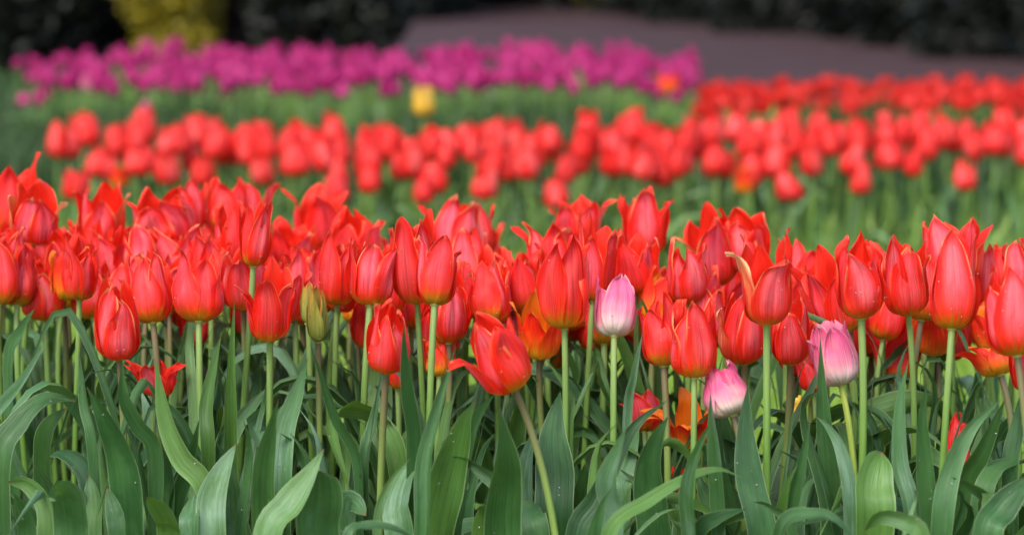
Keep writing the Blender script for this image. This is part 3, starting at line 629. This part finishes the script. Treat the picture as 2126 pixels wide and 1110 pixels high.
for i, (pp, w, Y, ro, r1, fo, wv, tp, bl) in enumerate(HL):
    P = [at(x, y, Y + .012 * k * (1 if i % 2 else -1)) for k, (x, y) in enumerate(pp)]
    # the tulip this leaf grows from : nearest foot
    best = None
    for (root, F, Yt) in TULIPS[:len(T) + 40]:
        d = abs(F[0] - P[0][0]) + .6 * abs(Yt - Y)
        if best is None or d < best[0]: best = (d, root, F)
    if best[0] > .11:
        root = bare_plant(pp[0][0], Y, None); F = TULIPS[-1][1]; root['label'] = 'flowerless tulip plant of grey green leaves in the front bed'
    else: root, F = best[1], best[2]
    g0 = np.array([F[0] * .6 + P[0][0] * .4, F[1] * .6 + P[0][1] * .4, .02])
    dn = P[0] - np.array([0, 0, P[0][2] * .45]); dn[:2] = dn[:2] * .7 + g0[:2] * .3
    pts = [g0, dn] + P
    # where the widest place lies along the whole ribbon
    seg = np.linalg.norm(np.diff(np.array(pts), axis=0), axis=1); c0 = (seg[0] + seg[1]) / seg.sum()
    me = leaf_mesh('leaf', pts, w * (.93 if w > 45 else 1.0) * Y / FPX, tp=min(.9, c0 + (1 - c0) * tp * .6), roll=ro, roll1=r1, fold=fo, wave=wv, nu=11, nv=46, off=F, drops=5 if w > 40 else 1, seed=i, blunt=bl)
    link('leaf', me, root)

# leafy undergrowth of the front bed: more tulip plants without a flower
for k in range(46):
    px = -40 + 2200 * (k + random.random()) / 46; Y = random.uniform(2.30, 2.95) if px < 1500 else random.uniform(2.25, 2.6)
    r = bare_plant(px, Y, 'flowerless tulip plant filling the gaps between stems in the front bed')
    for j in range(4):
        o = link('leaf', random.choice(LV), r); o.rotation_euler = (0, 0, random.uniform(0, 6.28)); q = random.uniform(.65, .95); o.scale = (q, q, q)

LVT = [rand_leaf(800 + i, random.uniform(.31, .40), random.uniform(.009, .020), random.choice([.0, .02, .05, .09]), LEAF, 7, 22, 1) for i in range(22)]
for k in range(62):
    px = -40 + 1640 * (k + random.random()) / 52 if k < 52 else random.uniform(1600, 2150); Y = random.uniform(2.34, 2.9)
    r = bare_plant(px, Y, 'flowerless tulip plant with tall narrow leaves among the stems of the front bed')
    for j in range(3):
        o = link('leaf', random.choice(LVT), r); o.rotation_euler = (0, 0, random.uniform(0, 6.28)); q = random.uniform(.78, 1.0); o.scale = (q, q, q)

# ------------------------------------------------------------------ far tulips : prototypes then copies
def copy_tree(o, parent=None):
    c = o.copy(); COL.objects.link(c); c.parent = parent
    for ch in o.children: copy_tree(ch, c)
    return c
def far_proto(name, h, R, H, op, pm, seed, nleaf=3, pointed=.4, leafset=None, lscale=1.0):
    r_ = random.Random(seed); r = empty(name, (0, 0, -50))
    mb = MB(); b = np.array([r_.uniform(-.02, .02), r_.uniform(-.02, .02), h]); tube(mb, bez(np.zeros(3), np.array([0, 0, h * .4]), b * [1, 1, .8], b, 7), .0032, 6)
    link('stem', mb.build('stem', [STEM]), r)
    mb = MB(); M = frame_from([r_.uniform(-.18, .18), r_.uniform(-.18, .18), 1])
    for P, UV, _ in flower_petals(R, H, op, seed, None, (), 7, 10, 'cup', pointed=pointed): mb.grid(P @ M.T + b, UV)
    link('flower', mb.build('flower', [pm]), r)
    for k in range(nleaf):
        o = link('leaf', r_.choice(leafset or LV2), r); o.rotation_euler = (0, 0, r_.uniform(0, 6.28)); o.scale = (lscale,) * 3
    return r
P2 = [far_proto('tulip', .235, random.uniform(.024, .028), random.uniform(.074, .090), random.uniform(.2, .55), RED2, 900 + i, 3, random.uniform(.3, .7), lscale=.8) for i in range(8)]
ROW2 = [(118,292,40),(142,297,50),(182,270,45),(190,335,45),(225,305,45),(280,290,55),(300,332,55),(320,262,50),(333,302,50),(365,285,50),(400,270,50),(440,295,60),(500,295,55),(532,285,50),(585,295,50),(618,335,45),
(650,290,55),(700,270,50),(680,312,50),(740,340,50),(768,300,52),(800,300,52),(830,296,44),(835,340,50),(880,335,56),(905,368,56),(940,300,55),(965,288,50),(1012,285,50),(1030,342,50),(1072,275,45),(1064,345,48),
(1100,296,50),(1150,286,56),(1142,400,46),(1110,342,50),(1215,332,62),(1225,266,50),(1250,300,50),(1335,265,50),(1296,335,56),(1330,342,52),(1368,300,48),(1400,330,52),(1440,300,56),(1485,270,50),(1530,262,50),(1552,300,54),
(1595,335,60),(1562,352,50),(1600,282,50),(1640,390,56),(1650,258,50),(1692,270,50),(1688,332,45),(1765,285,52),(1752,332,44),(1785,370,42),(1830,320,56),(1862,278,52),(1905,335,40),(1905,262,48),(1955,285,52),
(2005,300,44),(1988,367,38),(2065,290,56),(2082,258,48),(2112,268,48),(2122,312,50),(160,386,55),(350,352,50),(400,355,50),(985,383,48),(1490,330,50),(704,392,46),(898,392,44),(240,360,38),(1540,366,40),(470,300,44),(1190,300,46),(1700,300,44),(1925,300,46),
(235,290,44),(460,270,44),(1380,350,44),(1330,300,44),(1010,320,44),(1420,280,44),(1626,300,46),(560,300,44),(1300,290,40)]
ODD2 = {(1142,400):'lone low red tulip hanging under the middle bed row, near its centre', (1640,390):'low large red tulip dropped below its neighbours in the middle bed',
        (1785,370):'small low red tulip standing apart in the right part of the middle bed', (1988,367):'small oval red tulip low before the pale stone edging', (985,383):'low red tulip with an orange side in the middle bed, above the rear centre blooms',
        (160,386):'low red tulip at the left end of the middle bed, just over the front bed', (118,292):'first red tulip at the left end of the middle bed', (585,295):'red tulip standing free between two clusters of the middle bed',
        (240,360):'small red and yellow tulip low at the left of the middle bed', (1540,366):'small orange red tulip low in the thickest cluster of the middle bed', (1765,285):'red tulip standing clear right of the thickest cluster in the middle bed', (1905,335):'small pinkish tulip below two large ones at the right of the middle bed'}
for i, (x, y, w) in enumerate(ROW2):
    o = P2[i] if i < 8 else copy_tree(P2[i % 8])
    Y = float(np.interp(y, [255, 400], [6.35, 5.25])) + random.uniform(-.15, .15)
    c = at(x, y, Y); s = float(np.clip(w / 44 * Y / 5.7, .9, 1.35)) ; zc = c[2]
    # flower centre sits .335 above the foot of the prototype: shorten or lengthen the stalk by the root's z-scale
    o.location = (c[0], c[1], 0); o.scale = (s, s, max(.75, zc / .272)); o.rotation_euler = (0, 0, random.uniform(0, 6.28))
    tag(o, ODD2.get((x, y), 'blurred scarlet tulip in the crowded middle bed'), 'tulip', 'scarlet tulips of the middle bed')
for k in range(66):
    x = 150 + 1976 * (k + random.uniform(.1, .9)) / 44 if k < 44 else random.uniform(540, 1500); y = (random.uniform(270, 345) if x < 1700 else random.uniform(262, 310)) if k < 44 else random.uniform(285, 375)
    Y = float(np.interp(y, [255, 400], [6.35, 5.25])) + random.uniform(-.1, .3); c = at(x, y, Y); o = copy_tree(P2[k % 8]); s = random.uniform(.85, 1.15)
    o.location = (c[0], c[1], 0); o.scale = (s, s, max(.75, c[2] / .272)); o.rotation_euler = (0, 0, random.uniform(0, 6.28)); tag(o, 'blurred scarlet tulip in the crowded middle bed', 'tulip', 'scarlet tulips of the middle bed')
ORANGE_FLOWER = [c for c in COL.objects if c.name.startswith('tulip') and c.get('label') in (ODD2[(240,360)], ODD2[(1540,366)])]
om = far_proto('tulip', .235, .024, .062, .6, OPEN, 955, 3, .4, lscale=.8)
for o in ORANGE_FLOWER:
    for ch in o.children:
        if ch.name.startswith('flower'): ch.data = [c for c in om.children if c.name.startswith('flower')][0].data
# the yellow tulip
om.name = 'tulip'; [setattr(c, 'data', c.data.copy()) for c in om.children if c.name.startswith('flower')]
for c in om.children:
    if c.name.startswith('flower'): c.data.materials[0] = YEL
c = at(872, 208, 6.6); om.location = (c[0], c[1], 0); om.scale = (1.22, 1.22, c[2] / .266); tag(om, 'single yellow tulip standing above the green strip between the beds', 'tulip')

# magenta bed
PMG = [far_proto('magenta_tulip', .30, random.uniform(.019, .024), random.uniform(.058, .070), random.uniform(.3, .7), MAG, 1200 + i, 3, random.uniform(.4, .8), lscale=.85) for i in range(7)]
first = True; k = 0
NM = 285
while k < NM:
    x = random.uniform(22, 1472); dY = random.random()
    Y = 8.5 + 2.9 * dY
    edge = float(np.interp(x, [45, 130, 250, 1380, 1465], [.30, .9, 1, 1, .4]))
    ytop = float(np.interp(Y, [8.5, 11.4], [176, 104])) + random.uniform(-14, 14) + float(np.interp(x, [45, 130, 250, 1300, 1465], [30, 8, 0, 0, 22])) - (8 if 1000 < x < 1350 else 0) * (dY)
    if Y < 8.9 and random.random() < .5: continue
    if random.random() > edge: continue
    c = at(x, ytop, Y); o = PMG[k] if k < 7 else copy_tree(PMG[k % 7])
    o.location = (c[0], c[1], 0); s = random.uniform(.9, 1.1); o.scale = (s, s, max(.6, c[2] / .335)); o.rotation_euler = (0, 0, random.uniform(0, 6.28))
    tag(o, 'blurred magenta tulip in the dense rear bed', 'magenta tulip', 'magenta tulips of the rear bed'); k += 1
mbm = MB(); mbs = MB(); _mr = random.Random(4)
for q in range(230):
    Y = _mr.uniform(8.7, 11.5); x = _mr.uniform(75, 1440); y = float(np.interp(Y, [8.5, 11.4], [176, 104])) + _mr.uniform(-14, 16) + float(np.interp(x, [45, 130, 250, 1300, 1465], [30, 8, 0, 0, 22]))
    c = at(x, y, Y); b = c - [0, 0, .032]; M = frame_from([_mr.uniform(-.2, .2), _mr.uniform(-.2, .2), 1])
    for P, UV, _ in flower_petals(.021, .064, .5, q, None, (), 5, 7, 'cup', pointed=.6): mbm.grid(P @ M.T + b, UV)
    tube(mbm, np.array([[b[0], b[1], 0], [b[0], b[1], b[2] * .5], b]), .0032, 5, 1)
o = link('magenta_tulip_mass', mbm.build('magenta_tulip_mass', [MAG, STEM])); tag(o, 'further magenta tulips crowded between the others of the rear bed', 'magenta tulips', None, 'stuff')
wp = far_proto('tulip', .30, .018, .056, .4, PINK, 1300, 3, .5, lscale=.85)
c = at(182, 165, 8.5); wp.location = (c[0], c[1], 0); wp.scale = (1, 1, c[2] / .335); tag(wp, 'pale pinkish white tulip among the magenta ones at the left', 'tulip')
wq = copy_tree(wp); c = at(305, 216, 8.2); wq.location = (c[0], c[1], 0); wq.scale = (.8, .8, c[2] / .335); tag(wq, 'small faded pink tulip low below the magenta bed', 'tulip')
# deep red bed at the right
P3 = [far_proto('deep_red_tulip', .30, random.uniform(.028, .033), random.uniform(.066, .078), random.uniform(.5, 1.0), RED3, 1400 + i, 3, random.uniform(.5, .9), lscale=.8) for i in range(6)]
for k in range(110):
    x = random.uniform(1420, 2150); Y = 7.9 + 1.9 * random.random()
    y = float(np.interp(Y, [7.9, 9.8], [218, 172])) + random.uniform(-12, 10) + float(np.interp(x, [1350, 1480, 1700], [18, 8, 0])); c = at(x, y, Y)
    o = P3[k] if k < 6 else copy_tree(P3[k % 6]); o.location = (c[0], c[1], 0); o.scale = (1, 1, max(.6, c[2] / .335)); o.rotation_euler = (0, 0, random.uniform(0, 6.28))
    tag(o, 'blurred deep red tulip in the far bed beside the path', 'deep red tulip', 'deep red tulips of the far bed')
ot = copy_tree(P3[0]); ot.name = 'tulip'; [ot.pop(_k, None) for _k in ('group', 'category', 'label')]; c = at(1395, 172, 8.3); ot.location = (c[0], c[1], 0); ot.scale = (1.1, 1.1, c[2] / .335); tag(ot, 'orange tulip between the magenta bed and the deep red bed', 'tulip')
for ch in ot.children:
    if ch.name.startswith('flower'): ch.data = ch.data.copy(); ch.data.materials[0] = OPEN

# ------------------------------------------------------------------ ground, beds, path, lawn
def sheet(name, pts, z, mat, label=None):
    me = bpy.data.meshes.new(name); me.from_pydata([(x, y, z) for x, y in pts], [], [tuple(range(len(pts)))]); me.materials.append(mat)
    o = link(name, me); o['kind'] = 'structure'; return o
sheet('ground', [(-120, -60), (120, -60), (120, 240), (-120, 240)], 0, LAWN)
sheet('front_bed_soil', [(-2.2, 1.75), (2.2, 1.75), (2.2, 2.95), (.6, 3.05), (.3, 3.5), (-2.2, 3.6)], .004, SOIL)
sheet('middle_bed_soil', [(-1.9, 5.1), (2.4, 5.1), (2.6, 6.5), (-1.9, 6.5)], .004, SOIL)
sheet('rear_bed_soil', [(-3.2, 6.7), (.6, 6.7), (1.2, 8.3), (1.2, 11.8), (-3.2, 11.8)], .004, SOIL)
sheet('far_bed_soil', [(1.25, 7.6), (4.4, 7.6), (4.6, 10.2), (1.25, 10.2)], .004, SOIL)
ga, gb = ground(1070, 8), ground(2126, 126); dr = gb - ga
A_ = ga - dr * .1; B_ = gb + dr * .14
sheet('path', [(-14, 16), (-2, 13.2), (4.4, 12.4), (B_[0], B_[1]), (A_[0], A_[1]), (-14, 50)], .008, PATHM)
_n = np.array([-dr[1], dr[0], 0]) / np.linalg.norm(dr); _n = _n if _n[0] > 0 else -_n
_a, _b = gb - dr * -.0 + dr / np.linalg.norm(dr) * -0.0, ga
_u = dr / np.linalg.norm(dr); _p = gb + _u * 6; _q = ga - _u * 6
sheet('hedge_bed_soil', [tuple(_p[:2] - _n[:2] * .05), tuple((_p + _n * 5)[:2]), tuple((_q + _n * 5)[:2]), tuple(_q[:2] - _n[:2] * .05)], .012, SOIL)
def blades(name, n, xr, yr, h, w, mat, hcl=0.0, shade=None, mask=None):
    x = rng.uniform(*xr, n); y = rng.uniform(*yr, n)
    if mask is not None: k = mask(x, y); x, y = x[k], y[k]; n = len(x)
    hh = h * rng.uniform(.5, 1.15, n); 
    if hcl: hh *= .75 + .5 * (np.sin(x * 5.1 + np.sin(y * 3.7)) * np.sin(y * 4.3 + 1) + .3)
    a = rng.uniform(0, 2 * pi, n); dx, dy = np.cos(a), np.sin(a); b = rng.uniform(0, .55, n) * hh; ba = rng.uniform(0, 2 * pi, n); ww = w * rng.uniform(.6, 1.3, n)
    base = np.stack([x, y, np.zeros(n)], 1); W_ = np.stack([dx * ww / 2, dy * ww / 2, np.zeros(n)], 1); bend = np.stack([np.cos(ba) * b, np.sin(ba) * b, np.zeros(n)], 1); up = np.stack([np.zeros(n), np.zeros(n), hh], 1)
    m = base + bend * .3 + up * .55; t = base + bend + up
    Q = np.concatenate([np.stack([base - W_ * .7, base + W_ * .7, m + W_, m - W_], 1), np.stack([m - W_, m + W_, t + W_ * .15, t - W_ * .15], 1)])
    r = rng.random(n); uv = np.concatenate([np.stack([np.stack([r, v * np.ones(n)], 1) for v in (0, 0, .55, .55)], 1), np.stack([np.stack([r, v * np.ones(n)], 1) for v in (.55, .55, 1, 1)], 1)])
    mb = MB(); mb.quads(Q, uv); me = mb.build(name, [mat]); o = link(name, me); o['kind'] = 'stuff'; return o
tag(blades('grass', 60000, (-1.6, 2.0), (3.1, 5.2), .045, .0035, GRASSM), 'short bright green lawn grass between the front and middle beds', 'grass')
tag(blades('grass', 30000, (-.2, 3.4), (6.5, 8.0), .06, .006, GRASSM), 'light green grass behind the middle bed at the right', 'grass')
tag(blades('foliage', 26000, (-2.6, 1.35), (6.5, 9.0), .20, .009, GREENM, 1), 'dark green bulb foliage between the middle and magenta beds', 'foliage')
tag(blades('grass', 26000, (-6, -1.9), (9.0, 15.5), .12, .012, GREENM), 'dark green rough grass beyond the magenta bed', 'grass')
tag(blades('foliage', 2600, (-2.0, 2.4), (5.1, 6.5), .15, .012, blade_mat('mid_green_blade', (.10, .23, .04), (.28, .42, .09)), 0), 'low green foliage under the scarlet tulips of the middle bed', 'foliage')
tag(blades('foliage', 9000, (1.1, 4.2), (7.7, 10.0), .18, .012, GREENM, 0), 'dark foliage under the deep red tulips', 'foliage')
# pale stone edging seen past the middle bed at the right
for i, (x, y) in enumerate(((2040, 372), (2100, 366))):
    Y = 7.25; p = ground(x, y); mb = MB()
    th = np.linspace(0, 2 * pi, 15)[None, :]; ph = np.linspace(0, pi, 9)[:, None]
    rr = 1 + .12 * np.sin(3 * th + i) * np.sin(ph) + .08 * np.cos(5 * th + 2 * ph)
    Pq = np.stack([.17 * rr * np.sin(ph) * np.cos(th), .10 * rr * np.sin(ph) * np.sin(th), .045 * rr * np.cos(ph) * np.ones_like(th) + .03], -1); Pq[:, -1] = Pq[:, 0]
    mb.grid(Pq, np.zeros(Pq.shape[:2] + (2,))); o = link('edging_stone', mb.build('edging_stone', [STONE])); o.location = (p[0], p[1], 0)
    tag(o, ['pale flat edging stone in the grass, seen between red tulips at the right', 'second pale edging stone, nearer the right picture edge'][i], 'stone', 'edging stones')

# ------------------------------------------------------------------ shrubs
def shrub_proto(name, rx, ry, hz, n, leaf, mat, seed, lumps=14):
    g = np.random.default_rng(seed); r = empty(name, (0, 0, 0)); pos = []
    for k in range(lumps):
        a = g.uniform(0, 2 * pi); q = math.sqrt(g.uniform(0, 1)) * .62; zz = g.uniform(.05, .78)
        c = np.array([rx * q * cos(a), ry * q * sin(a), hz * zz]); s = np.array([rx, ry, hz * .55]) * g.uniform(.28, .46)
        d = nz(g.normal(size=(n // lumps, 3))); pos.append(c + d * s * (g.uniform(.55, 1, (n // lumps, 1)) ** .6))
    P = np.concatenate(pos); P[:, 2] = np.abs(P[:, 2]); m = len(P)
    N = nz(g.normal(size=(m, 3)) + [0, 0, .5]); A = nz(np.cross(N, g.normal(size=(m, 3)))); B = np.cross(N, A); s = leaf * g.uniform(.6, 1.3, (m, 1))
    Q = np.stack([P - A * s, P - B * s * .5, P + A * s, P + B * s * .5], 1); uv = np.zeros((m, 4, 2)); uv[:, :, 0] = g.random((m, 1)); uv[:, :, 1] = 1
    mb = MB(); mb.quads(Q, uv); link('crown', mb.build('crown', [mat]), r)
    mb = MB()
    for k in range(7):
        a = g.uniform(0, 2 * pi); e = np.array([rx * .55 * cos(a), ry * .55 * sin(a), hz * g.uniform(.5, .85)]); tube(mb, bez(np.array([.04 * cos(a), .04 * sin(a), 0]), np.array([.05 * cos(a), .05 * sin(a), hz * .3]), e * .7, e, 8), np.linspace(.05, .012, 8) * rx, 7)
    link('trunk', mb.build('trunk', [BARK]), r); return r
def place(o, px, Y, dy=0, sc=1.0, lab=None, grp=None, rz=None):
    p = at(px, 100, Y); o.location = (p[0], Y, 0); o.scale = (sc,) * 3; o.rotation_euler = (0, 0, random.uniform(0, 6.28) if rz is None else rz); tag(o, lab, 'shrub', grp)
s1 = shrub_proto('evergreen_shrub', 1.25, 1.1, 2.6, 16000, .05, YEWM, 1)
place(s1, -140, 15.2, lab='black green evergreen shrub filling the upper left corner')
s2 = shrub_proto('evergreen_shrub', .62, .6, 2.0, 12000, .05, YEWM, 2); place(s2, 645, 14.6, lab='dark evergreen shrub at the left edge of the mauve path')
s3 = shrub_proto('yellow_shrub', .55, .5, 1.7, 12000, .035, FORS, 3); place(s3, 362, 15.0, sc=.88, lab='yellow flowering bush between dark shrubs at the top left')
s4 = shrub_proto('brown_shrub', .6, .5, 2.0, 12000, .05, DUSK, 4); place(s4, 520, 16.0, lab='dark brown leaved shrub between the yellow bush and the path shrub')
for (px, Y, sc) in ((120, 17.2, 1.0), (440, 17.6, 1.0), (640, 18.5, .75)):
    o = copy_tree(s1); place(o, px, Y, sc=sc, lab='dark evergreen shrub closing the view behind the yellow bush', grp='dark shrubs behind the yellow bush')
un = nz(dr); nn = np.array([un[1], -un[0], 0]); nn = nn if nn[1] > 0 else -nn
for k in range(17):
    p = gb + un * 3.5 - un * 2.15 * k + nn * (.55 + random.uniform(-.15, .15)); o = copy_tree(s1); o.location = (p[0], p[1], 0); q = random.uniform(.85, 1.15) * (1 + .012 * k); o.scale = (q, q, q); o.rotation_euler = (0, 0, random.uniform(0, 6.28))
    tag(o, 'near black evergreen shrub in the hedge line along the far side of the path', 'shrub', 'evergreen shrubs along the path')
for k, (px, Y) in enumerate(((800, 33), (905, 36), (1000, 40), (1085, 42))):
    o = copy_tree(s1); place(o, px, Y, sc=1.25, lab='distant dark shrub across the end of the path near the top centre', grp='distant shrubs at the end of the path')
o = copy_tree(s3); p = ground(1240, 26); o.location = (p[0], p[1] + .5, 0); o.scale = (.9, .9, .35); tag(o, 'small low yellow bush across the path, before the hedge line', 'shrub')

for c in list(COL.objects):          # no object may keep an empty label
    if 'label' in c and not c['label']: del c['label']
